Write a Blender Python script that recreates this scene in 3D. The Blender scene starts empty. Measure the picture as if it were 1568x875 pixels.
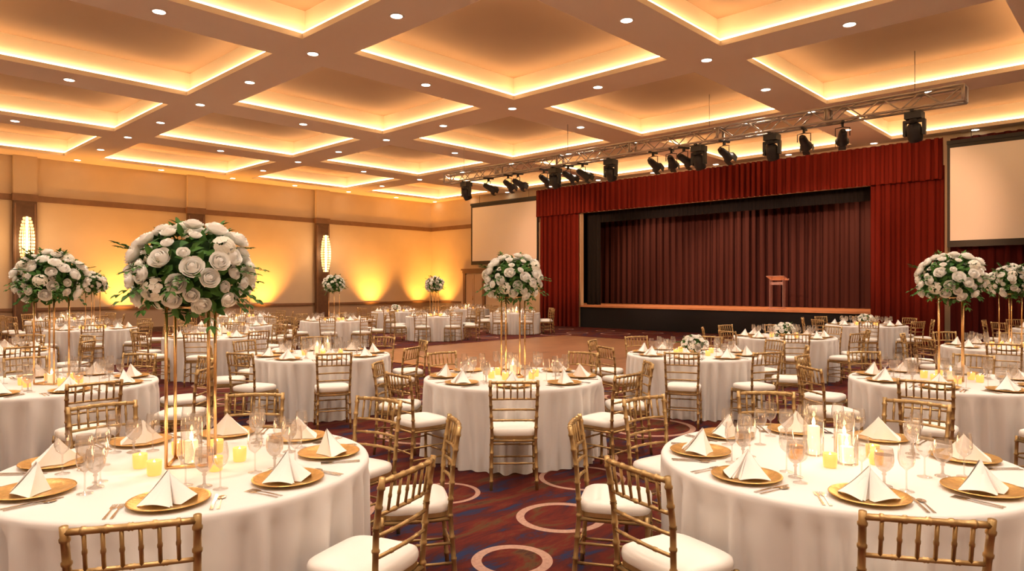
import bpy, math, random
from mathutils import Vector, Matrix
random.seed(7)
pi=math.pi
sc=bpy.context.scene
sc.view_settings.view_transform='Standard'
sc.view_settings.look='None'
sc.view_settings.exposure=0.0
COL=sc.collection
CY,SY=0.690,0.7236      # room axes as seen by camera
def W(X,D): return (D*SY+X*CY, D*CY-X*SY)
CAMROT=math.atan2(-SY,CY)
EYE=1.69
# ---------------------------------------------------------------- mesh builder
class MB:
    def __init__(s): s.v=[];s.f=[];s.m=[];s.s=[]
    def add(s,vs,fs,mat=0,smooth=True,M=None):
        o=len(s.v)
        for p in vs:
            s.v.append(tuple(M@Vector(p)) if M is not None else tuple(p))
        for f in fs:
            s.f.append([i+o for i in f]); s.m.append(mat); s.s.append(smooth)
    def box(s,x0,x1,y0,y1,z0,z1,mat=0,M=None):
        vs=[(x,y,z) for z in (z0,z1) for y in (y0,y1) for x in (x0,x1)]
        s.add(vs,[(0,2,3,1),(4,5,7,6),(0,1,5,4),(2,6,7,3),(0,4,6,2),(1,3,7,5)],mat,False,M)
    def lathe(s,prof,n=16,mat=0,M=None,smooth=True):
        vs=[];rows=[]
        for r,z in prof:
            if r<1e-6: rows.append([len(vs)]); vs.append((0,0,z))
            else:
                rows.append(list(range(len(vs),len(vs)+n)))
                for i in range(n):
                    a=2*pi*i/n; vs.append((r*math.cos(a),r*math.sin(a),z))
        fs=[]
        for a,b in zip(rows,rows[1:]):
            if len(a)==1 and len(b)==1: continue
            for i in range(n):
                j=(i+1)%n
                if len(a)==1: fs.append((a[0],b[i],b[j]) )
                elif len(b)==1: fs.append((a[i],a[j],b[0]))
                else: fs.append((a[i],a[j],b[j],b[i]))
        s.add(vs,fs,mat,smooth,M)
    def tube(s,pts,rad,n=8,mat=0,M=None,smooth=True):
        pts=[Vector(p) for p in pts]
        if not isinstance(rad,(list,tuple)): rad=[rad]*len(pts)
        vs=[];fs=[]
        t0=(pts[1]-pts[0]).normalized()
        up=Vector((0,0,1)) if abs(t0.z)<0.9 else Vector((1,0,0))
        nx=t0.cross(up).normalized()
        for k,p in enumerate(pts):
            if k==0: t=t0
            elif k==len(pts)-1: t=(pts[k]-pts[k-1]).normalized()
            else: t=(pts[k+1]-pts[k-1]).normalized()
            nx=(nx-t*nx.dot(t)).normalized(); ny=t.cross(nx)
            for i in range(n):
                a=2*pi*i/n
                vs.append(p+(nx*math.cos(a)+ny*math.sin(a))*rad[k])
        for k in range(len(pts)-1):
            for i in range(n):
                j=(i+1)%n
                fs.append((k*n+i,k*n+j,(k+1)*n+j,(k+1)*n+i))
        fs.append(tuple(range(n))[::-1]); fs.append(tuple(range((len(pts)-1)*n,len(pts)*n)))
        s.add(vs,fs,mat,smooth,M)
    def grid(s,fn,nu,nv,mat=0,M=None,smooth=True):
        vs=[fn(i/nu,j/nv) for j in range(nv+1) for i in range(nu+1)]
        fs=[(j*(nu+1)+i,j*(nu+1)+i+1,(j+1)*(nu+1)+i+1,(j+1)*(nu+1)+i) for j in range(nv) for i in range(nu)]
        s.add(vs,fs,mat,smooth,M)
    def mesh(s,name,mats):
        me=bpy.data.meshes.new(name)
        me.from_pydata(s.v,[],s.f)
        for m in mats: me.materials.append(m)
        me.polygons.foreach_set('material_index',s.m)
        me.polygons.foreach_set('use_smooth',s.s)
        me.update()
        return me
def obj(name,me,loc=(0,0,0),rz=0,parent=None,rot=None,scale=None):
    o=bpy.data.objects.new(name,me); COL.objects.link(o)
    o.location=loc; o.rotation_euler=rot if rot else (0,0,rz)
    if scale: o.scale=scale
    if parent: o.parent=parent
    return o
# ---------------------------------------------------------------- materials
def mat(name,col,rough=0.5,metal=0.0,emit=None,es=0,noise=None,bump=0,bscale=50,sheen=0,transl=0,spec=None):
    m=bpy.data.materials.new(name); m.use_nodes=True
    nt=m.node_tree; b=nt.nodes['Principled BSDF']
    b.inputs['Base Color'].default_value=(*col,1); b.inputs['Roughness'].default_value=rough
    b.inputs['Metallic'].default_value=metal
    if spec is not None: b.inputs['Specular IOR Level'].default_value=spec
    if emit: b.inputs['Emission Color'].default_value=(*emit,1); b.inputs['Emission Strength'].default_value=es
    if sheen: b.inputs['Sheen Weight'].default_value=sheen
    tc=nt.nodes.new('ShaderNodeTexCoord')
    if noise:
        col2,sc_=noise
        n=nt.nodes.new('ShaderNodeTexNoise'); n.inputs['Scale'].default_value=sc_; n.inputs['Detail'].default_value=4
        nt.links.new(tc.outputs['Object'],n.inputs['Vector'])
        r=nt.nodes.new('ShaderNodeValToRGB'); r.color_ramp.elements[0].position=.35; r.color_ramp.elements[1].position=.65
        r.color_ramp.elements[0].color=(*col,1); r.color_ramp.elements[1].color=(*col2,1)
        nt.links.new(n.outputs['Fac'],r.inputs['Fac']); nt.links.new(r.outputs['Color'],b.inputs['Base Color'])
    if bump:
        n=nt.nodes.new('ShaderNodeTexNoise'); n.inputs['Scale'].default_value=bscale; n.inputs['Detail'].default_value=3
        nt.links.new(tc.outputs['Object'],n.inputs['Vector'])
        bp=nt.nodes.new('ShaderNodeBump'); bp.inputs['Strength'].default_value=bump; bp.inputs['Distance'].default_value=.01
        nt.links.new(n.outputs['Fac'],bp.inputs['Height']); nt.links.new(bp.outputs['Normal'],b.inputs['Normal'])
    if transl:
        t=nt.nodes.new('ShaderNodeBsdfTranslucent'); t.inputs['Color'].default_value=(*col,1)
        mx=nt.nodes.new('ShaderNodeMixShader'); mx.inputs['Fac'].default_value=transl
        out=nt.nodes['Material Output']
        nt.links.new(b.outputs[0],mx.inputs[1]); nt.links.new(t.outputs[0],mx.inputs[2]); nt.links.new(mx.outputs[0],out.inputs[0])
    return m
def glassmat(name,tint,diff,dcol):
    m=bpy.data.materials.new(name); m.use_nodes=True; nt=m.node_tree; nt.nodes.clear()
    out=nt.nodes.new('ShaderNodeOutputMaterial')
    tr=nt.nodes.new('ShaderNodeBsdfTransparent'); tr.inputs['Color'].default_value=(*tint,1)
    gl=nt.nodes.new('ShaderNodeBsdfGlossy'); gl.inputs['Roughness'].default_value=.06
    df=nt.nodes.new('ShaderNodeBsdfDiffuse'); df.inputs['Color'].default_value=(*dcol,1)
    lw=nt.nodes.new('ShaderNodeLayerWeight'); lw.inputs['Blend'].default_value=.35
    mr=nt.nodes.new('ShaderNodeMapRange'); mr.inputs['To Min'].default_value=.06; mr.inputs['To Max'].default_value=.75
    m1=nt.nodes.new('ShaderNodeMixShader'); m1.inputs['Fac'].default_value=diff
    m2=nt.nodes.new('ShaderNodeMixShader')
    L=nt.links.new
    L(tr.outputs[0],m1.inputs[1]); L(df.outputs[0],m1.inputs[2])
    L(lw.outputs['Facing'],mr.inputs['Value']); L(mr.outputs[0],m2.inputs['Fac'])
    L(m1.outputs[0],m2.inputs[1]); L(gl.outputs[0],m2.inputs[2]); L(m2.outputs[0],out.inputs[0])
    return m
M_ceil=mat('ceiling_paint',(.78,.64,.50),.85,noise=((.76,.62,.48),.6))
M_panel=mat('coffer_panel_paint_darkened',(.42,.285,.185),.85,noise=((.40,.27,.175),.6))  # brown-tan paint, darkened in colour to set off the lit cove band
M_cove=mat('cove_glow_paint',(.80,.70,.55),.8)  # ceiling paint lightened: part of the cove glow sits in the colour
M_wall=mat('wall_paint',(.60,.48,.33),.75,noise=((.57,.45,.305),1.2),bump=.1,bscale=80)
M_wain=mat('wainscot_paint',(.40,.29,.19),.7)
M_wood=mat('dark_wood',(.10,.048,.025),.45,noise=((.13,.065,.032),6))
M_trim=mat('trim_wood',(.18,.095,.048),.45,noise=((.21,.11,.058),5))
M_cloth=mat('tablecloth_linen',(.70,.68,.66),.85,sheen=.1,bump=.06,bscale=300)
M_nap=mat('napkin_linen',(.84,.82,.80),.85,sheen=.1,bump=.08,bscale=250)
M_gold=mat('gold_painted_wood',(.50,.34,.15),.34,metal=.7,noise=((.37,.245,.10),14))
M_cush=mat('ivory_cushion',(.76,.73,.68),.7,bump=.05,bscale=150)
M_charger=mat('gold_charger',(.82,.53,.19),.30,metal=.85,noise=((.64,.39,.12),30),bump=.35,bscale=60)
M_brass=mat('polished_gold_metal',(.80,.52,.24),.25,metal=1)
M_steel=mat('steel_cutlery',(.60,.56,.52),.20,metal=1)
M_glass=glassmat('clear_glass',(.97,.96,.94),.04,(.9,.87,.84))
M_goblet=glassmat('goblet_glass',(.88,.85,.82),.20,(.72,.67,.62))
M_acryl=glassmat('acrylic',(.95,.8,.75),.2,(.9,.65,.6))
M_petal=mat('rose_petal',(.99,.975,.93),.7,transl=.25,spec=.2)
M_petal2=mat('hydrangea_petal',(.97,.95,.86),.7,transl=.3,spec=.2)
M_leaf=mat('leaf_green',(.035,.105,.020),.6,noise=((.075,.185,.035),9),spec=.15)
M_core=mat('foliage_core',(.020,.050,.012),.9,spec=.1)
M_wax=mat('candle_wax',(.9,.8,.65),.5,emit=(1,.6,.25),es=.5)
M_flame=mat('candle_flame',(1,.7,.3),.5,emit=(1,.66,.28),es=26)
M_votive=mat('lit_votive_glass',(.6,.25,.08),.3,emit=(1,.42,.09),es=1.25)
M_led=mat('led_strip',(1,.8,.5),.5,emit=(1,.64,.32),es=15)
M_down=mat('downlight_lens',(1,.9,.8),.5,emit=(1,.88,.70),es=12)
M_white=mat('downlight_trim',(.75,.68,.6),.5)
M_sconce=mat('sconce_crystal',(1,.85,.6),.2,emit=(1,.66,.30),es=.9)
M_sconce2=mat('sconce_crystal_core',(1,.85,.6),.2,emit=(1,.85,.5),es=4)
M_black=mat('black_metal',(.012,.011,.011),.45)
M_truss=mat('truss_aluminium',(.42,.36,.31),.35,metal=.7)
M_lens=mat('fixture_lens',(.05,.05,.06),.1,metal=.3)
M_screen=mat('projection_screen_fabric',(.90,.87,.84),.8)
M_blk=mat('black_fabric',(.008,.006,.006),.95)
M_red=mat('red_velvet',(.135,.010,.004),.85,spec=.2)
M_redd=mat('dark_red_velvet',(.070,.005,.004),.85,spec=.2)
M_back=mat('maroon_backdrop_velvet',(.048,.012,.009),.8,spec=.2)
M_stagew=mat('stage_floor_wood',(.62,.27,.12),.4,noise=((.52,.22,.095),4))
M_door=mat('door_paint',(.50,.37,.25),.6)
# carpet
def carpet():
    m=bpy.data.materials.new('patterned_carpet'); m.use_nodes=True; nt=m.node_tree; b=nt.nodes['Principled BSDF']
    b.inputs['Roughness'].default_value=.95; b.inputs['Specular IOR Level'].default_value=.1
    L=nt.links.new; N=nt.nodes.new
    tc=N('ShaderNodeTexCoord')
    mp=N('ShaderNodeMapping'); mp.inputs['Rotation'].default_value=(0,0,.6); mp.inputs['Scale'].default_value=(1.6,5.0,1)
    L(tc.outputs['Object'],mp.inputs['Vector'])
    n1=N('ShaderNodeTexNoise'); n1.inputs['Scale'].default_value=.9; n1.inputs['Detail'].default_value=8; n1.inputs['Distortion'].default_value=.5; n1.inputs['Roughness'].default_value=.68
    L(mp.outputs[0],n1.inputs['Vector'])
    r=N('ShaderNodeValToRGB'); cr=r.color_ramp
    cr.elements[0].position=.32; cr.elements[0].color=(.014,.028,.085,1)
    cr.elements[1].position=.72; cr.elements[1].color=(.12,.036,.017,1)
    for p,c in ((.39,(.024,.022,.048,1)),(.44,(.060,.013,.012,1)),(.53,(.105,.016,.010,1)),(.60,(.085,.044,.018,1)),(.65,(.050,.018,.016,1))):
        e=cr.elements.new(p); e.color=c
    L(n1.outputs['Fac'],r.inputs['Fac'])
    def math_(op,a,bv=None):
        n=N('ShaderNodeMath'); n.operation=op
        for i,x in enumerate((a,bv)):
            if x is None: continue
            if isinstance(x,(int,float)): n.inputs[i].default_value=x
            else: L(x,n.inputs[i])
        return n.outputs[0]
    def ringmask(dist,rad,w):
        return math_('LESS_THAN',math_('ABSOLUTE',math_('SUBTRACT',dist,rad)),w)
    v=N('ShaderNodeTexVoronoi'); v.voronoi_dimensions='2D'; v.inputs['Scale'].default_value=.52; v.inputs['Randomness'].default_value=.75
    L(tc.outputs['Object'],v.inputs['Vector'])
    sep=N('ShaderNodeSeparateColor'); L(v.outputs['Color'],sep.inputs[0])
    rad=math_('ADD',math_('MULTIPLY',sep.outputs[0],.16),.12)
    vm=ringmask(v.outputs['Distance'],rad,.018)
    def ring(cx,cy,R,w):
        d=N('ShaderNodeVectorMath'); d.operation='DISTANCE'; L(tc.outputs['Object'],d.inputs[0]); d.inputs[1].default_value=(cx,cy,0)
        return d.outputs['Value'],ringmask(d.outputs['Value'],R,w)
    pts=[(.36,5.02,.30,.030),(0.0,4.22,.22,.032),(.62,6.05,.36,.022),(-.55,5.6,.27,.02)]
    tot=vm; clear=None
    acc=None
    for X,D,R,w in pts:
        x,y=W(X,D); dd,mk=ring(x,y,R,w)
        c=math_('GREATER_THAN',dd,R+.28)
        clear=c if clear is None else math_('MULTIPLY',clear,c)
        acc=mk if acc is None else math_('MAXIMUM',acc,mk)
    tot=math_('MAXIMUM',math_('MULTIPLY',vm,clear),acc)
    n2=N('ShaderNodeTexNoise'); n2.inputs['Scale'].default_value=45; n2.inputs['Detail'].default_value=2; L(tc.outputs['Object'],n2.inputs['Vector'])
    f=math_('MULTIPLY',tot,math_('ADD',math_('MULTIPLY',n2.outputs['Fac'],.7),.45))
    mx=N('ShaderNodeMix'); mx.data_type='RGBA'; L(f,mx.inputs['Factor']); L(r.outputs['Color'],mx.inputs['A']); mx.inputs['B'].default_value=(.46,.28,.21,1)
    L(mx.outputs['Result'],b.inputs['Base Color'])
    bp=N('ShaderNodeBump'); bp.inputs['Strength'].default_value=.3; bp.inputs['Distance'].default_value=.01
    n3=N('ShaderNodeTexNoise'); n3.inputs['Scale'].default_value=250; L(tc.outputs['Object'],n3.inputs['Vector'])
    L(n3.outputs['Fac'],bp.inputs['Height']); L(bp.outputs[0],b.inputs['Normal'])
    return m
M_carpet=carpet()
def parquet():
    m=bpy.data.materials.new('parquet_wood'); m.use_nodes=True; nt=m.node_tree; b=nt.nodes['Principled BSDF']
    b.inputs['Roughness'].default_value=.3
    L=nt.links.new; N=nt.nodes.new
    tc=N('ShaderNodeTexCoord'); br=N('ShaderNodeTexBrick'); br.inputs['Scale'].default_value=1.1
    br.inputs['Color1'].default_value=(.34,.16,.075,1); br.inputs['Color2'].default_value=(.26,.12,.055,1); br.inputs['Mortar'].default_value=(.14,.06,.03,1)
    br.inputs['Mortar Size'].default_value=.008
    L(tc.outputs['Object'],br.inputs['Vector']); L(br.outputs['Color'],b.inputs['Base Color'])
    return m
M_parq=parquet()
# ---------------------------------------------------------------- room shell
U0,U1,V0,V1,H=-4.8,23.0,-4.6,27.8,6.1
mb=MB(); mb.box(U0-.2,U1,V0-.2,V1+.2,-.1,0,0); obj('floor',mb.mesh('floor',[M_carpet]))
mb=MB(); mb.box(9.3,18.3,7.3,15.0,0.0,.015,0); mb.box(9.2,9.3,7.2,15.1,0,.018,1); mb.box(18.3,18.4,7.2,15.1,0,.018,1); mb.box(9.3,18.3,7.2,7.3,0,.018,1); mb.box(9.3,18.3,15.0,15.1,0,.018,1)
obj('dance_floor',mb.mesh('dance_floor',[M_parq,M_brass]))
# ceiling with coffers
uends=[.75,6.2,11.65,17.1,22.5]; vends=[.65,5.85,11.05,16.25,21.45,26.65]
UW,VW,LED=4.4,4.1,.12
HL,HT=H+.10,H+.56
us=[(e-UW,e) for e in uends]; vs_=[(e-VW,e) for e in vends]
ul=sorted([U0]+[x for p in us for x in p]+[U1]); vl=sorted([V0]+[x for p in vs_ for x in p]+[V1])
mb=MB()
for i in range(len(ul)-1):
    for j in range(len(vl)-1):
        a,b=ul[i],ul[i+1]; c,d=vl[j],vl[j+1]
        if i%2==1 and j%2==1:
            def q(p,m_=0): mb.add(p,[(0,1,2,3)],m_,False)
            e=LED
            A=[(a,c),(b,c),(b,d),(a,d)]; B=[(a-e,c-e),(b+e,c-e),(b+e,d+e),(a-e,d+e)]
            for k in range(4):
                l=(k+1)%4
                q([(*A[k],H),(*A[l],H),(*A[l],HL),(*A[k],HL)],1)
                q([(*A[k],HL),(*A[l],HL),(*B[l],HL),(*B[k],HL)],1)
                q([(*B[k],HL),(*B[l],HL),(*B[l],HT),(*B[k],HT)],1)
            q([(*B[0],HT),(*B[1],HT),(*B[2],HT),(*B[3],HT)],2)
        else:
            mb.add([(a,c,H),(b,c,H),(b,d,H),(a,d,H)],[(0,1,2,3)],0,False)
mb.box(U0-.2,U1+.2,V0-.2,V1+.2,HT+.05,HT+.2,0)
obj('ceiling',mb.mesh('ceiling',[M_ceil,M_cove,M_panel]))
# cove strips
mb=MB(); hu,hv=UW/2+.045,VW/2+.045; t=.022
for sx in (-1,1):
    mb.box(sx*hu-t,sx*hu+t,-hv,hv,0.002,.04,0)
for sy in (-1,1):
    mb.box(-hu+t,hu-t,sy*hv-t,sy*hv+t,0.002,.04,0)
me_led=mb.mesh('cove_strip',[M_led])
for a,b in us:
    for c,d in vs_:
        obj('cove_light_strip',me_led,((a+b)/2,(c+d)/2,HL))
# downlights
mb=MB(); mb.lathe([(.115,-.012),(.125,-.004),(.125,-.0005),(.09,-.0005)],24,0); mb.lathe([(.115,-.012),(.095,-.012)],24,0); mb.lathe([(.095,-.012),(0,-.013)],24,1)
me_dl=mb.mesh('downlight',[M_white,M_down])
spot=bpy.data.lights.new('downlight_beam','SPOT'); spot.energy=380; spot.color=(1,.84,.69); spot.spot_size=math.radians(130); spot.spot_blend=.9; spot.shadow_soft_size=.09
ub=[-4.2,1.275,6.725,12.175,17.6]; vb=[-4.1,1.2,6.4,11.6,16.8,22.0,27.2]
ubm=[(a+b)/2 for a,b in us]; vbm=[(a+b)/2 for a,b in vs_]
P=[(u,v) for u in ub+[22.75] for v in vb]+[(u,v) for u in ubm for v in vb]+[(u,v) for u in ub+[22.75] for v in vbm]
for u,v in P:
    o=obj('recessed_downlight',me_dl,(u,v,H))
    if u<20 and v<26:
        l=bpy.data.objects.new('downlight_beam',spot); COL.objects.link(l); l.parent=o; l.location=(0,0,-.03)
# walls
mb=MB(); mb.box(U0,U1,V1,V1+.2,.9,H+.7,0); mb.box(U0,U1,V1,V1+.2,0,.9,1); obj('wall_left',mb.mesh('wall_left',[M_wall,M_wain]))
mb=MB(); mb.box(U0,U1,V0-.2,V0,0,H+.7,0); obj('wall_right',mb.mesh('wall_right',[M_wall]))
mb=MB(); mb.box(U0-.2,U0,V0,V1,0,H+.7,0); obj('wall_rear',mb.mesh('wall_rear',[M_wall]))
SL,SR,SZ,SF=17.9,6.5,4.85,.92
def slab(name,x0,x1,y0,y1,z0,z1,m):
    b=MB(); b.box(x0,x1,y0,y1,z0,z1,0); return obj(name,b.mesh(name,[m]))
slab('wall_stage_1',U1,U1+.2,SL,V1+.2,0,H+.7,M_wall)
slab('wall_stage_header',U1,U1+.2,SR,SL,SZ,H+.7,M_wall)
slab('wall_stage_2',U1,U1+.2,V0-.2,SR,0,H+.7,M_wall)
slab('trim_1',U0,U1,V1-.06,V1,4.60,4.80,M_trim)
slab('trim_2',U0,U1,V1-.05,V1,.88,.98,M_trim)
slab('trim_3',U1-.06,U1,20.2,V1-.06,4.60,4.80,M_trim)
slab('trim_4',U1-.05,U1,25.45,V1-.05,.88,.98,M_trim)
slab('baseboard_left',U0,U1,V1-.03,V1,0,.18,M_wood)
slab('baseboard_stage',U1-.03,U1,25.45,V1-.03,0,.18,M_wood)
for u in (-.3,5.3,10.9,16.5):
    mb=MB(); mb.box(-.33,.33,-.22,-.063,0,4.58,0); mb.box(-.36,.36,-.25,-.063,4.58,4.82,1); mb.box(-.33,.33,-.22,-.063,4.82,H-.003,2); mb.box(-.36,.36,-.25,-.063,0,.2,0)
    for s in(-1,1): mb.box(s*.28-.02,s*.28+.02,-.235,-.22,.3,4.5,1)
    obj('pilaster',mb.mesh('pilaster',[M_wood,M_trim,M_wall]),(u,V1,0))
# sconces
mb=MB()
mb.box(-.10,.10,-.03,0,-.55,.55,0)
NR=15
for k in range(NR):
    z=-.78+1.56*k/(NR-1); r=.07+.14*math.sin(pi*(k+.7)/(NR+.4))**.7
    for i in range(18):
        a=2*pi*i/18
        x,y=r*math.cos(a),-.22+r*math.sin(a)
        Mx=Tm_=Matrix.Translation((x,y,z))@Matrix.Rotation(a,4,'Z')
        mb.lathe([(0,-.048),(.012,-.034),(.016,.01),(.010,.034),(0,.040)],5,1,Mx,False)
    mb.lathe([(r*.94,z+.045),(r*1.0,z+.047),(r*.94,z+.051)],18,0,Matrix.Translation((0,-.22,0)))
mb.tube([(0,-.22,-.82),(0,-.22,.84)],.035,8,2)
mb.tube([(0,-.02,.3),(0,-.22,.3)],.02,6,0); mb.tube([(0,-.02,-.3),(0,-.22,-.3)],.02,6,0)
me_sc=mb.mesh('sconce',[M_brass,M_sconce,M_sconce2])
for u in (5.3,16.5):
    o=obj('crystal_wall_sconce',me_sc,(u,V1-.235-.003,3.2))
    l=bpy.data.lights.new('sconce_glow','POINT'); l.energy=70; l.color=(1,.58,.26); l.shadow_soft_size=.25
    lo=bpy.data.objects.new('sconce_glow',l); COL.objects.link(lo); lo.parent=o; lo.location=(0,-.7,0)
# uplights
mb=MB(); mb.lathe([(0,0),(.11,0),(.12,.02),(.12,.16),(.10,.2),(.085,.2),(.08,.17),(0,.17)],16,0); mb.lathe([(.078,.175),(0,.175)],16,1)
me_up=mb.mesh('uplight',[M_black,mat('uplight_lens',(1,.5,.1),.4,emit=(1,.45,.08),es=12)])
def uplight(u,v,tx,ty,e=420):
    o=obj('floor_uplight',me_up,(u,v,0.001))
    l=bpy.data.lights.new('uplight_beam','SPOT'); l.energy=e; l.color=(1,.42,.07); l.spot_size=math.radians(85); l.spot_blend=1.0; l.shadow_soft_size=.08
    lo=bpy.data.objects.new('uplight_beam',l); COL.objects.link(lo); lo.parent=o; lo.location=(0,0,.22)
    lo.rotation_euler=Vector((tx,ty,1)).to_track_quat('-Z','Y').to_euler()
for u in (1.5,8.3,13.7,19.2,): uplight(u,V1-.85,0,.22,1700)
uplight(22.0,V1-.85,.1,.22,1100); uplight(U1-.85,26.5,.22,0,900)
# door
mb=MB()
mb.box(-.04,0,-.62,.62,0.002,2.3,0); 
for s in(-1,1): mb.box(-.09,0,s*.69-.08,s*.69+.08,0.002,2.38,1)
mb.box(-.10,0,-.80,.80,2.38,2.52,1); mb.box(-.13,0,-.88,.88,2.52,2.60,1)
for s in(-1,1):
    for z0,z1 in((.25,1.0),(1.15,2.1)): mb.box(-.055,-.04,s*.31-.22,s*.31+.22,z0,z1,0)
mb.box(-.045,-.04,-.006,.006,0.002,2.3,1); mb.tube([(-.09,.06,1.05),(-.09,.06,1.25)],.012,6,2)
obj('door_1',mb.mesh('door_1',[M_door,M_trim,M_brass]),(U1-.001,24.45,0))
# ---------------------------------------------------------------- stage
mb=MB(); mb.box(U1-.10,U1+.2,SR+.002,SL-.002,SF-.07,SF,0); mb.box(U1-.03,U1+.2,SR+.002,SL-.002,0.001,SF-.07,1)
obj('stage_apron',mb.mesh('stage_apron',[M_stagew,M_blk]))
slab('stage_platform',U1+.202,U1+5.19,SR-2.49,SL+2.49,SF-.06,SF,M_stagew)
slab('wall_stage_back',U1+5.2,U1+5.4,SR-2.7,SL+2.7,SF-.06,6.55,M_blk)
slab('wall_stage_side_1',U1+.2,U1+5.2,SL+2.5,SL+2.7,SF-.06,6.55,M_blk)
slab('wall_stage_side_2',U1+.2,U1+5.2,SR-2.7,SR-2.5,SF-.06,6.55,M_blk)
slab('ceiling_stage',U1+.2,U1+5.2,SR-2.5,SL+2.5,6.6,6.8,M_blk)
def curtain(name,u,va,vb_,z0,z1,m,amp=.07,wl=.24,seed=1):
    rnd=random.Random(seed); Ln=abs(vb_-va); n=int(Ln/.018); ph=0; off=[]
    f=1
    for i in range(n+1):
        if i%14==0: f=rnd.uniform(.7,1.35)
        ph+=2*pi*.018/wl*f; off.append(ph)
    am=[amp*(.75+.25*math.sin(i*.017+seed)) for i in range(n+1)]
    b=MB(); rows=7
    def fn(a,c):
        i=int(round(a*n)); y=va+(vb_-va)*a; z=z1+(z0-z1)*c
        s=math.sin(off[i]); s=math.copysign(abs(s)**.8,s)
        o=am[i]*(s+.2*math.sin(2.3*off[i]+1+c))*(0.8+.2*c)
        return (o,y+.3*am[i]*math.sin(2*off[i]),z)
    b.grid(fn,n,rows,0)
    return obj(name,b.mesh(name,[m]),(u,0,0))
curtain('stage_front_curtain',U1-.20,20.0,SL-.0,0.01,5.2,M_red,.13,.27,2)
curtain('stage_front_curtain',U1-.20,SR+.0,4.55,0.01,5.2,M_red,.13,.27,3)
curtain('stage_side_drape',U1-.20,4.40,V0+.1,0.01,5.95,M_redd,.12,.30,4)
curtain('stage_valance',U1-.50,20.0,4.5,4.78,5.95,M_red,.10,.24,5)
curtain('stage_backdrop_curtain',U1+3.3,SL+2.2,SR-2.2,SF+.01,6.4,M_back,.15,.34,6)
curtain('stage_leg_curtain',U1+.95,SL+.4,SL-.33,SF+.01,6.4,M_blk,.05,.2,7)
curtain('stage_leg_curtain',U1+.95,SR+.18,SR-.5,SF+.01,6.4,M_blk,.05,.2,8)
curtain('stage_border_curtain',U1+1.1,SL+.5,SR-.5,4.5,6.5,M_blk,.04,.2,9)
# lectern
mb=MB()
mb.box(-.25,.25,-.20,.20,0,.03,0); mb.box(-.24,-.22,-.1,.1,.03,1.05,0); mb.box(.22,.24,-.1,.1,.03,1.05,0)
mb.box(-.22,.22,-.01,.01,.85,.95,0)
mb.box(-.32,.32,-.22,.22,0,.025,0,Matrix.Translation((0,0,1.08))@Matrix.Rotation(.3,4,'X'))
mb.box(-.32,.32,-.235,-.215,0,.05,0,Matrix.Translation((0,0,1.08))@Matrix.Rotation(.3,4,'X'))
obj('acrylic_lectern',mb.mesh('acrylic_lectern',[M_acryl]),(23.9,9.85,SF+.001),rz=pi/2)
# screens
def screen(y0,y1,z0,z1,u):
    b=MB(); b.box(-.02,.0,y0,y1,z0,z1,0)
    w=.07
    b.box(-.03,.01,y0-w,y0,z0-.18,z1+.1,1); b.box(-.03,.01,y1,y1+w,z0-.18,z1+.1,1)
    b.box(-.03,.01,y0,y1,z0-.18,z0,1); b.box(-.03,.01,y0,y1,z1,z1+.1,1)
    b.box(-.08,.06,y0-w,y1+w,z1+.1,z1+.20,1)
    for y in (y0+.5,y1-.5): b.tube([(0,y,z1+.2),(0,y,H-.002)],.008,6,1)
    obj('projection_screen',b.mesh('projection_screen',[M_screen,M_black]),(u,0,0))
screen(20.15,24.35,2.95,5.55,U1-.25)
screen(.2,4.35,3.0,5.62,U1-.5)
# ---------------------------------------------------------------- truss
TU,TZ=14.4,5.15; TA,TB=2.55,16.6
mb=MB(); h=.14
for su in(-1,1):
    for sz in(-1,1): mb.tube([(su*h,TA,sz*h),(su*h,TB,sz*h)],.026,8,0)
n=int((TB-TA)/.33); d=(TB-TA)/n
for k in range(n):
    a=TA+k*d; b_=a+d; s=1 if k%2 else -1
    for su in(-1,1): mb.tube([(su*h,a,-s*h),(su*h,b_,s*h)],.013,6,0)
    for sz in(-1,1): mb.tube([(-s*h,a,sz*h),(s*h,b_,sz*h)],.013,6,0)
for k in range(0,7):
    y=TA+(TB-TA)*k/6
    for dy in(-.02,.02):
        yy=min(max(y+dy,TA),TB)
        mb.tube([(-h,yy,-h),(h,yy,-h),(h,yy,h),(-h,yy,h),(-h,yy,-h)],.02,6,0)
for k in range(4):
    y=TA+.8+(TB-TA-1.6)*k/3; mb.tube([(0,y,h),(0,y,H-TZ-.002)],.008,6,0)
obj('lighting_truss',mb.mesh('lighting_truss',[M_truss]),(TU,0,TZ))
def tv(px):
    t=(px-784)/1045; return 14.4*(.69-.7236*t)/(.7236+.69*t)
mb=MB()  # par can, aims +X(stage)
mb.box(-.165,.165,-.025,.025,-.035,.0,0); mb.box(-.03,.03,-.02,.02,-.10,-.03,0)
mb.tube([(0,0,-.1),(0,-.13,-.12),(0,-.13,-.28)],.01,6,0); mb.tube([(0,0,-.1),(0,.13,-.12),(0,.13,-.28)],.01,6,0)
Mx=Matrix.Translation((0,0,-.28))@Matrix.Rotation(math.radians(115),4,'Y')
mb.lathe([(0,-.18),(.05,-.18),(.075,-.12),(.085,0),(.10,.14),(.125,.16),(.125,.19),(.10,.19),(.09,.12),(0,.12)],16,0,Mx)
mb.lathe([(.088,.125),(0,.125)],16,1,Mx)
for a in range(4):
    mb.box(-.07,.07,.12,.125,.18,.30,0,Mx@Matrix.Rotation(a*pi/2,4,'Z'))
me_par=mb.mesh('par_can',[M_black,M_lens])
mb=MB()
mb.box(-.165,.165,-.03,.03,-.035,.0,0); mb.box(-.13,.13,-.14,.14,-.16,-.03,0)
mb.lathe([(.09,-.20),(.09,-.16)],16,0)
for s in(-1,1): mb.box(-.05,.05,s*.16-.025,s*.16+.025,-.46,-.18,0)
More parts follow.
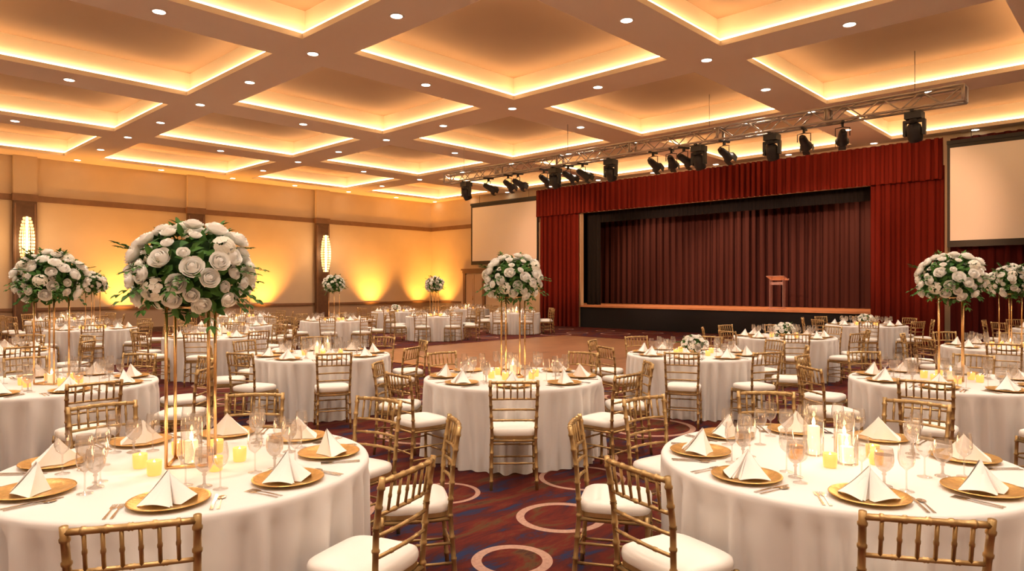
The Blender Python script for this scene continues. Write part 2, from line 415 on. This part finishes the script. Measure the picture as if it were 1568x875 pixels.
mb.box(-.05,.05,-.18,.18,-.22,-.17,0)
Mx=Matrix.Translation((0,0,-.38))@Matrix.Rotation(math.radians(150),4,'Y')
mb.lathe([(0,-.16),(.07,-.155),(.12,-.10),(.135,0),(.13,.12),(.115,.19),(.10,.19),(.095,.16),(0,.16)],18,0,Mx)
mb.lathe([(.094,.165),(.05,.185),(0,.19)],18,1,Mx)
me_mov=mb.mesh('moving_head',[M_black,M_lens])
for px in (714,850,935,1070,1182,1400): obj('moving_head_stage_light',me_mov,(TU,tv(px),TZ-h-.026),rz=random.uniform(-.12,.12))
for px in (748,778,793,833,870,892,1000,1028,1047,1109,1231,1290): obj('par_can_stage_light',me_par,(TU,tv(px),TZ-h-.026),rz=random.uniform(-.4,.4))
def spotl(loc,tgt,e,col,size,soft=.15):
    l=bpy.data.lights.new('stage_beam','SPOT'); l.energy=e; l.color=col; l.spot_size=math.radians(size); l.spot_blend=.7; l.shadow_soft_size=soft
    lo=bpy.data.objects.new('stage_beam',l); COL.objects.link(lo); lo.location=loc
    lo.rotation_euler=(Vector(tgt)-Vector(loc)).to_track_quat('-Z','Y').to_euler()
for vv in (9.2,11.8,14.6): spotl((TU+.5,vv-3,TZ-.6),(26.3,vv+.2,2.0),2400,(1,.60,.42),34)
for vv in (8.0,12.2,16.2): spotl((U1+1.7,vv,6.3),(U1+1.5,vv,.9),900,(1,.58,.34),105,.1)
spotl((TU+.5,3.0,TZ-.6),(23,5.6,3.6),1500,(1,.50,.26),40); spotl((TU+.5,14.0,TZ-.6),(23,18.8,3.4),2200,(1,.50,.26),34)
spotl((TU+.5,4.2,TZ-.6),(23,8.2,5.2),1000,(1,.50,.26),40); spotl((TU+.5,9.2,TZ-.6),(23,14.2,5.2),1500,(1,.50,.26),40)
# ---------------------------------------------------------------- chair
def bamboo(mb,pts,r,rings,n=8,m=0):
    P=[Vector(p) for p in pts]; seg=[(P[i+1]-P[i]).length for i in range(len(P)-1)]; T=sum(seg)
    def at(s):
        s*=T
        for i,l in enumerate(seg):
            if s<=l or i==len(seg)-1: return P[i].lerp(P[i+1],min(1,s/l))
            s-=l
    ss=[(0,1),(1,1)]; acc=0
    for l in seg[:-1]: acc+=l; ss.append((acc/T,1))
    for k in rings:
        e=.005/T
        ss+= [(k-2*e,1),(k-e,1.28),(k+e,1.28),(k+2*e,1)]
    ss=sorted(x for x in ss if 0<=x[0]<=1)
    mb.tube([at(x[0]) for x in ss],[r*x[1] for x in ss],n,m)
mb=MB()
for s in(-1,1):
    bamboo(mb,[(s*.195,.19,0),(s*.185,.180,.44)],.0135,[.15,.4,.65,.9],10)
    bamboo(mb,[(s*.190,-.225,0),(s*.182,-.190,.44),(s*.193,-.205,.70),(s*.198,-.240,.915)],.0135,[.08,.2,.33,.46,.56,.66,.76,.86,.95],10)
    for z in(.16,.27): bamboo(mb,[(s*.191,.187,z),(s*.187,-.207,z)],.008,[.5],6)
    bamboo(mb,[(s*.187,.185,.405),(s*.184,-.195,.405)],.012,[.5],6)
for z in(.18,.29): bamboo(mb,[(-.19,.186,z),(.19,.186,z)],.008,[.33,.66],6)
bamboo(mb,[(-.187,-.209,.22),(.187,-.209,.22)],.008,[.33,.66],6)
for y in(.182,-.193): bamboo(mb,[(-.185,y,.405),(.185,y,.405)],.012,[.5],6)
def backy(z): return -.190-.015*(z-.44)/.26 if z<.70 else -.205-.035*(z-.70)/.215
def rail(z,r,rings):
    y=backy(z); pts=[(-.195+.39*k/8,y-.022*(1-(2*k/8-1)**2),z+ (.006*(1-(2*k/8-1)**2))) for k in range(9)]
    bamboo(mb,pts,r,rings,8)
rail(.895,.0125,[.14,.32,.5,.68,.86]); rail(.755,.009,[.25,.5,.75]); rail(.665,.009,[.25,.5,.75]); rail(.575,.009,[.25,.5,.75])
for k in range(1,7):
    x=-.195+.39*k/7; c=.022*(1-(2*k/7-1)**2)
    bamboo(mb,[(x,backy(.755)-c,.755),(x,backy(.895)-c,.895)],.0072,[.5],6)
def sq(r,z,n=28,hx=.200,hy=.195):
    o=[]
    for i in range(n):
        a=2*pi*i/n; c,s=math.cos(a),math.sin(a); p=.42
        o.append((math.copysign(abs(c)**p,c)*hx*r,math.copysign(abs(s)**p,s)*hy*r,z))
    return o
vs=[];n=28
prof=[(.93,.415),(1.0,.42),(1.0,.44),(1.0,.445),(1.02,.455),(1.025,.475),(1.0,.492),(.9,.503),(.6,.51),(.25,.512)]
for r,z in prof: vs+=sq(r,z)
fs=[(k*n+i,k*n+(i+1)%n,(k+1)*n+(i+1)%n,(k+1)*n+i) for k in range(3) for i in range(n)]
mb.add(vs,fs,0,False)
fs=[(k*n+i,k*n+(i+1)%n,(k+1)*n+(i+1)%n,(k+1)*n+i) for k in range(3,len(prof)-1) for i in range(n)]
fs.append(tuple(range((len(prof)-1)*n,len(prof)*n)))
mb.add(vs,fs,1,True)
me_chair=mb.mesh('chair',[M_gold,M_cush])
# ---------------------------------------------------------------- table
R=.915; TH=.76
def table_mesh(seed):
    rnd=random.Random(seed); b=MB(); n=440
    folds=[]; a=0
    while a<2*pi-.08:
        w=rnd.uniform(.10,.23); folds.append((a+w/2,w,rnd.uniform(.3,1.2))); a+=w
    def pleat(a):
        for c,w,h_ in folds:
            d=abs(a-c)
            if d<=w/2: 
                return h_*(math.cos(pi*d/(w/2))*.5+.5)
        return 0
    prof=[(0,TH),(.4,TH),(.75,TH),(R-.02,TH),(R-.006,TH-.004),(R,TH-.016),(R+.001,TH-.035)]
    K=13
    for k in range(1,K+1): prof.append((None,TH-.035-(TH-.04)*k/K))
    vs=[];rows=[]
    for r,z in prof:
        if r==0: rows.append([0]); vs.append((0,0,z)); continue
        rows.append(list(range(len(vs),len(vs)+n)))
        for i in range(n):
            a=2*pi*i/n
            if r is None:
                q=(TH-.035-z)/(TH-.035)
                w=pleat((a+.03*math.sin(5*a)*q)%(2*pi))
                rr=R-.012*math.sin(pi*q)+.088*(q**.38)*(w-.52)
            else: rr=r
            vs.append((rr*math.cos(a),rr*math.sin(a),z))
    fs=[]
    for a_,b_ in zip(rows,rows[1:]):
        for i in range(n):
            j=(i+1)%n
            fs.append((a_[0],b_[i],b_[j]) if len(a_)==1 else (a_[i],b_[i],b_[j],a_[j]))
    b.add(vs,fs,0,True)
    return b.mesh('banquet_table',[M_cloth])
tm=[table_mesh(i) for i in range(3)]
# ---------------------------------------------------------------- tableware
def m_charger(b,M=None,mt=0):
    b.lathe([(0,0),(.10,0),(.125,.006),(.160,.016),(.167,.018),(.165,.021),(.155,.020),(.125,.012),(.11,.008),(0,.008)],40,mt,M)
def m_napkin(b,M=None,mt=0):
    def sheet(a,c,d,bul,sag=.0,n=9):
        a,c,d=Vector(a),Vector(c),Vector(d)
        vs=[];idx={}
        nrm=(c-a).cross(d-a).normalized()
        for i in range(n+1):
            for j in range(i+1):
                s=i/n; t=j/i if i else 0
                p=a.lerp(c.lerp(d,t),s)
                p=p+nrm*bul*math.sin(pi*t)*s**.8
                p.z=max(0.0005,p.z-sag*math.sin(pi*s))
                idx[i,j]=len(vs); vs.append(p)
        fs=[]
        for i in range(n):
            for j in range(i+1):
                fs.append((idx[i,j],idx[i+1,j],idx[i+1,j+1]))
                if j<i: fs.append((idx[i,j],idx[i+1,j+1],idx[i,j+1]))
        b.add(vs,fs,mt,True,M)
    A=(0.004,.012,.135); A2=(-.004,.016,.130)
    Lp=(-.130,.0,.0005); Rp=(.122,.022,.0005); Fl=(-.008,-.092,.0005); Fr=(.026,-.086,.0005); B=(0,.07,.0005)
    sheet(A,Lp,Fl,.028,.010); sheet(A2,Fr,Rp,.026,.008)
    sheet(A2,Rp,B,-.010,.006); sheet(A2,B,Lp,-.010,.006)
    sheet(A,Fl,(.004,-.05,.0005),-.006,.0); sheet((0,.012,.128),(.004,-.055,.0005),Fr,.010,.0)
    sheet((.002,.004,.118),(-.100,-.022,.0005),(-.020,-.100,.0005),.026,.008)
def flat(b,outline,z0,z1,mt,M):
    n=len(outline); vs=[(x,y,z0) for x,y in outline]+[(x,y,z1) for x,y in outline]
    fs=[tuple(range(n))[::-1],tuple(range(n,2*n))]+[(i,(i+1)%n,n+(i+1)%n,n+i) for i in range(n)]
    b.add(vs,fs,mt,False,M)
def m_fork(b,M=None,mt=0):
    flat(b,[(-.006,-.10),(.006,-.10),(.0045,-.02),(.003,.03),(-.003,.03),(-.0045,-.02)],.0,.003,mt,M)
    flat(b,[(-.003,.03),(.003,.03),(.0115,.045),(.0115,.06),(-.0115,.06),(-.0115,.045)],.0,.003,mt,M)
    for k in range(4):
        x=-.0095+k*.00633; flat(b,[(x-.0016,.06),(x+.0016,.06),(x+.001,.10),(x-.001,.10)],0,.003,mt,M)
def m_knife(b,M=None,mt=0):
    flat(b,[(-.007,-.115),(.007,-.115),(.006,-.02),(.005,0),(-.005,0),(-.006,-.02)],0,.005,mt,M)
    flat(b,[(-.005,0),(.006,0),(.010,.03),(.010,.09),(.004,.115),(-.004,.115)],0,.003,mt,M)
def m_spoon(b,M=None,mt=0):
    flat(b,[(-.006,-.10),(.006,-.10),(.003,.04),(-.003,.04)],0,.003,mt,M)
    S=Matrix.Translation((0,.065,.0045))@Matrix.Diagonal((1,1.5,.35,1))
    b.lathe([(0,-.012),(.012,-.009),(.0185,0),(.017,.001),(.011,-.005),(0,-.007)],14,mt,(M@S) if M is not None else S)
def m_goblet(b,M=None,g=0):
    b.lathe([(.036,.001),(.034,.004),(.012,.008),(.006,.018),(.006,.050),(.011,.057),(.007,.066),(.024,.078),(.039,.100),(.043,.125),(.041,.155),(.037,.180)],18,g,M)
    b.lathe([(0,.148),(.040,.148)],18,g,M)
def m_wine(b,M=None,g=0):
    b.lathe([(.034,.001),(.033,.003),(.008,.006),(.0035,.015),(.0035,.095),(.008,.10),(.028,.118),(.036,.145),(.035,.175),(.029,.215)],18,g,M)
def one(fn,name,mats):
    b=MB(); fn(b); return b.mesh(name,mats)
me_charger=one(m_charger,'charger',[M_charger]); me_nap=one(m_napkin,'napkin',[M_nap])
me_fork=one(m_fork,'fork',[M_steel]); me_knife=one(m_knife,'knife',[M_steel]); me_spoon=one(m_spoon,'spoon',[M_steel])
me_gob=one(m_goblet,'goblet',[M_goblet]); me_wine=one(m_wine,'wine',[M_glass])
Tm=Matrix.Translation
items=[(m_fork,me_fork,'dinner_fork',-.213,-.055,0),(m_fork,me_fork,'dinner_fork',-.186,-.055,0),(m_knife,me_knife,'table_knife',.182,-.045,0),(m_spoon,me_spoon,'table_spoon',.208,-.055,0),
       (m_goblet,me_gob,'water_goblet',.115,.215,0),(m_wine,me_wine,'wine_glass',.19,.150,0),(m_wine,me_wine,'wine_glass',.03,.26,0)]
b=MB(); m_charger(b,None,0); m_napkin(b,Tm((0,.0,.0085)),1)
for fn,_,_,x,y,z in items:
    fn(b,Tm((x,y,0)),{m_goblet:3,m_wine:4}.get(fn,2))
me_set=b.mesh('place_setting',[M_charger,M_nap,M_steel,M_goblet,M_glass])
# candles
def m_votive(b,M=None,o=0):
    b.lathe([(0,0),(.029,0),(.033,.01),(.035,.072),(.032,.072),(.029,.02),(0,.018)],16,o,M)
    b.lathe([(0,.02),(.024,.02),(.024,.035),(0,.036)],12,o+1,M)
    b.lathe([(0,.036),(.006,.044),(.008,.054),(.004,.068),(0,.076)],8,o+2,M)
b=MB(); m_votive(b); me_vot=b.mesh('votive',[M_votive,M_wax,M_flame])
def hurricane(h,r,ch):
    b=MB(); b.lathe([(0,0.001),(r,0.001),(r,h)],24,0)
    b.lathe([(0,.006),(r*.62,.006),(r*.62,ch),(r*.5,ch+.002),(0,ch-.004)],18,1)
    b.lathe([(0,ch),(.008,ch+.010),(.010,ch+.02),(.005,ch+.038),(0,ch+.050)],8,2)
    return b.mesh('hurricane',[M_glass,M_wax,M_flame])
me_h1=hurricane(.30,.052,.16); me_h2=hurricane(.24,.052,.12); me_h3=hurricane(.16,.055,.09)
# ---------------------------------------------------------------- flowers
def orient(p,d,roll=0):
    q=Vector(d).normalized().to_track_quat('Z','Y')
    return Tm(p)@q.to_matrix().to_4x4()@Matrix.Rotation(roll,4,'Z')
def rose(b,p,d,r,rnd,mt=0):
    M0=orient(p,d,rnd.uniform(0,6))
    b.lathe([(0,.0),(r*.24,r*.25),(r*.27,r*.85),(r*.17,r*1.05),(r*.08,r*1.0),(0,r*.92)],8,mt,M0)
    for layer,(n,rad,hh,ph,lip) in enumerate(((3,.42,1.08,142,.02),(4,.62,1.0,128,.03),(5,.80,.88,112,.06),(6,.95,.70,94,.09))):
        for k in range(n):
            a0=2*pi*k/n+layer*.7+rnd.uniform(-.12,.12); w=pi/n*1.5
            phm=math.radians(ph)*rnd.uniform(.94,1.04); nrmz=1-math.cos(math.radians(ph))
            def fn(s,t,a0=a0,w=w,rad=rad,hh=hh,phm=phm,nrmz=nrmz,lip=lip):
                s=s*2-1
                f=phm*t*(1-.13*s*s*t)
                rr=r*rad*math.sin(f); z=r*hh*(1-math.cos(f))/nrmz
                if t>.85: rr+=r*lip; z-=r*lip*.25
                rr=max(rr,r*.02)*(1+.04*s)
                a=a0+s*w*(.75+.25*math.sin(t*pi))
                return (rr*math.cos(a),rr*math.sin(a),z)
            b.grid(fn,4,5,mt,M0)
def leaf(b,p,d,up,L,w,mt):
    d=Vector(d).normalized(); s=d.cross(Vector(up))
    if s.length<.01: s=d.orthogonal()
    s.normalize(); n=s.cross(d)
    p=Vector(p)
    vs=[p,p+d*L*.35+s*w*.5+n*w*.15,p+d*L*.4-n*w*.05,p+d*L*.35-s*w*.5+n*w*.15,p+d*L*.72+s*w*.33+n*w*.08-n*L*.05,p+d*L*.72-n*L*.07,p+d*L*.72-s*w*.33+n*w*.08-n*L*.05,p+d*L-n*L*.18]
    b.add(vs,[(0,1,2),(0,2,3),(1,4,5,2),(2,5,6,3),(4,7,5),(5,7,6)],mt,True)
def ball(b,c,rx,rz,nr,nl,rr,seed,half=False,sprigs=26):
    rnd=random.Random(seed); c=Vector(c)
    b.lathe([(rx*.8*math.cos(a),rz*.8*math.sin(a)) if abs(a)<1.55 else (0,rz*.8*math.sin(a)) for a in [(-pi/2+pi*k/8) for k in range(9)]],14,3,Tm(c))
    pts=[]
    for i in range(nr):
        if half: y=1-1.1*(i+.5)/nr
        else: y=1-1.7*(i+.5)/nr
        q=math.sqrt(max(0,1-y*y)); a=i*2.39996+rnd.uniform(-.2,.2)
        pts.append(Vector((q*math.cos(a),q*math.sin(a),y)))
    for i,dv in enumerate(pts):
        k=rnd.uniform(.96,1.14); p=c+Vector((dv.x*rx*k,dv.y*rx*k,dv.z*rz*k))
        nn=Vector((dv.x/rx,dv.y/rx,dv.z/rz)).normalized()+Vector([rnd.uniform(-.15,.15) for _ in range(3)])+Vector((0,0,.25))
        if i%12==6:
            for _ in range(120):
                e=Vector([rnd.gauss(0,1) for _ in range(3)]).normalized()
                if e.dot(nn)<-.2: continue
                pp=p+e*rr*1.1; M0=orient(pp,e,rnd.uniform(0,3)); z=rr*.30
                b.add([(0,0,0),(z,-z*.3,.003),(z,z*.6,.004),(-z*.3,z,.003),(-z,z*.2,.004),(-z*.4,-z,.003),(z*.5,-z,.004)],[(0,1,2),(0,2,3),(0,3,4),(0,4,5),(0,5,6),(0,6,1)],1,False,M0)
        else:
            rose(b,p-nn.normalized()*rr*.25,nn,rr*rnd.choice((.6,.75,.95,1.1)),rnd)
    for i in range(nl):
        e=Vector([rnd.gauss(0,1) for _ in range(3)]).normalized()
        if half and e.z<-.1: e.z=-e.z
        k=rnd.uniform(.78,1.0); p=c+Vector((e.x*rx*k,e.y*rx*k,e.z*rz*k))
        d=e*.6+Vector([rnd.gauss(0,.7) for _ in range(3)])
        leaf(b,p,d,e+Vector((.1,.2,.1)),rnd.uniform(.055,.08)*rr/.05,rnd.uniform(.03,.042)*rr/.05,2)
    for i in range(sprigs):
        a=rnd.uniform(0,2*pi); el=rnd.choice((rnd.uniform(-.9,-.1),rnd.uniform(-.4,.3),rnd.uniform(.3,1.1)))
        e=Vector((math.cos(a)*math.cos(el),math.sin(a)*math.cos(el),math.sin(el)))
        p0=c+Vector((e.x*rx*.8,e.y*rx*.8,e.z*rz*.8)); L=rnd.uniform(.10,.16)*rr/.05
        d=(e+Vector((0,0,rnd.uniform(-.35,.25)))).normalized()
        pts=[p0+d*L*k/4+Vector((0,0,.012*math.sin(k))) for k in range(5)]
        b.tube(pts,.0018,4,2)
        for k in range(1,5):
            for s in(-1,1):
                sd=d.cross(Vector((0,0,1))); sd=sd.normalized() if sd.length>.01 else Vector((1,0,0))
                leaf(b,pts[k],d*.7+sd*s*.8,(0,0,1),.05*rr/.05,.026*rr/.05,2)
        leaf(b,pts[4],d,(0,0,1),.05*rr/.05,.026*rr/.05,2)
def tall(seed):
    b=MB(); ball(b,(0,0,1.01),.265,.22,66,430,.052,seed,sprigs=32)
    s=.10
    for x in(-s,s):
        for y in(-s,s): b.tube([(x,y,.012),(x,y,.83)],.0085,8,4)
    for z in (.012,.83):
        for q in ([(-s,-s),(s,-s)],[(s,-s),(s,s)],[(s,s),(-s,s)],[(-s,s),(-s,-s)]): b.tube([(*q[0],z),(*q[1],z)],.0085,8,4)
    return b.mesh('tall_floral',[M_petal,M_petal2,M_leaf,M_core,M_brass])
me_tall=[tall(3),tall(11)]
b=MB(); ball(b,(0,0,.12),.16,.12,32,120,.040,21,True,8); b.lathe([(0,0),(.07,0),(.09,.03),(.1,.09),(0,.09)],16,4)
b.v=[(x,y,max(z,.003)) for x,y,z in b.v]
me_low=b.mesh('low_floral',[M_petal,M_petal2,M_leaf,M_core,M_brass])
# ---------------------------------------------------------------- layout
T=[]
def tab(X,D,ang,kind,det=0): T.append((*W(X,D),ang,kind,det))
def tabw(u,v,off,kind): T.append((u,v,off,kind,0))
reg=lambda off:[off+45*k for k in range(8)]
tab(-1.69,3.6,[-72,-28,16,57,98,138,182,228],'tall1',1)
tab(1.74,3.68,[-104,-149,168,125,84,44,0,-55],'hurr',1)
tab(.01,7.06,[-90,-137,-43,180,0,127,53],'tall2',1)
tab(-4.43,6.57,reg(-45),'tall',0); tab(4.37,6.8,reg(-40),'tall',0)
tab(-2.61,9.4,reg(22.5),'candle',0); tab(2.53,9.5,reg(22.5),'low',0)
tab(-5.65,13,reg(10),'candle'); tab(5.1,12.8,reg(30),'low')
tabw(12.9,1.7,5,'tall'); tabw(18.2,5.3,20,'low'); tabw(19.3,1.6,0,'candle')
tabw(1.8,12.2,12,'candle'); tabw(4.6,17.4,30,'tall'); tabw(10.4,15.9+.9,8,'tall2'); tabw(14.2,17.0,33,'tall2'); tabw(18.2,17.2,20,'candle')
tabw(15.8,21.2,0,'low'); tabw(9.7,20.8,14,'tall'); tabw(5.2,22.3,25,'candle'); tabw(19.8,21.5,11,'candle'); tabw(1.6,20.3,0,'candle')
tabw(7.3,16.3,25,'candle')
cl=bpy.data.lights.new('candle_glow','POINT'); cl.energy=.5; cl.color=(1,.58,.28); cl.shadow_soft_size=.03
def glow(parent,z):
    l=bpy.data.objects.new('candle_glow',cl); COL.objects.link(l); l.parent=parent; l.location=(0,0,z)
ti=0
for (u,v,ang,kind,det) in T:
    obj('round_banquet_table',tm[ti%3],(u,v,0.0),rz=random.uniform(0,6)); ti+=1
    if not isinstance(ang,list): ang=reg(ang); 
    for k,a in enumerate(ang):
        jit=random.uniform(-2,2) if not det else 0
        wa=math.radians(a+jit)+CAMROT; dist=1.165 if det else 1.19+random.uniform(-.01,.05)
        obj('chiavari_dining_chair',me_chair,(u+dist*math.cos(wa),v+dist*math.sin(wa),0.0005),rz=wa+pi/2+random.uniform(-.06,.06))
    sets=ang if not(det and len(ang)==7) else reg(0)
    for a in sets:
        wa=math.radians(a)+CAMROT; rr=.70; px,py=u+rr*math.cos(wa),v+rr*math.sin(wa); rz=wa+pi/2
        if det:
            obj('charger_plate',me_charger,(px,py,TH+.001),rz=rz)
            obj('folded_napkin',me_nap,(px,py,TH+.0105),rz=rz+random.uniform(-.6,.6))
            for fn,me_,nm,x,y,z in items:
                c,s=math.cos(rz),math.sin(rz)
                obj(nm,me_,(px+c*x-s*y,py+s*x+c*y,TH+.001),rz=rz)
        else:
            obj('place_setting',me_set,(px,py,TH+.001),rz=rz)
    Z=TH+.001
    def vot(r,a,g=False):
        o=obj('votive_candle',me_vot,(u+r*math.cos(a+CAMROT),v+r*math.sin(a+CAMROT),Z))
        if g: glow(o,.15)
    if kind.startswith('tall'):
        obj('tall_floral_centerpiece',me_tall[ti%2],(u,v,Z-.003),rz=CAMROT+.25+(ti*1.1 if not det else 0))
        obj('hurricane_candle',me_h3 if not det else me_h2,(u,v,Z)) 
        nv=6
        for k in range(nv): vot(.24,k*2*pi/nv-1.9+.2*(k%2),det)
    elif kind=='hurr':
        for (x,y,me_) in ((-.07,.10,me_h1),(.08,.06,me_h2),(.02,-.09,me_h3)):
            o=obj('hurricane_candle',me_,(u+x*CY+y*SY,v-x*SY+y*CY,Z)); glow(o,.36)
        for x,y in ((-.20,.02),(-.10,-.16),(.17,-.10),(.22,.03),(.14,.2)):
            o=obj('votive_candle',me_vot,(u+x*CY+y*SY,v-x*SY+y*CY,Z)); glow(o,.15)
    elif kind=='low':
        obj('low_floral_centerpiece',me_low,(u,v,Z+.001),rz=ti)
        for k in range(4): vot(.30,k*pi/2+.4)
    else:
        for r,a,me_ in ((.08,0,me_h1),(.08,2.1,me_h2),(.09,4.2,me_h3)):
            obj('hurricane_candle',me_,(u+r*math.cos(a),v+r*math.sin(a),Z))
        for k in range(4): vot(.24,k*pi/2+.3)
# ---------------------------------------------------------------- world + camera
w=bpy.data.worlds.new('world'); sc.world=w; w.use_nodes=True
w.node_tree.nodes['Background'].inputs[0].default_value=(.02,.015,.01,1)
cam=bpy.data.cameras.new('camera'); cam.lens=24; cam.sensor_width=36; cam.shift_y=.0016; cam.clip_end=200
co=bpy.data.objects.new('camera',cam); COL.objects.link(co); co.location=(0,0,EYE); co.rotation_euler=(pi/2,0,CAMROT)
sc.camera=co
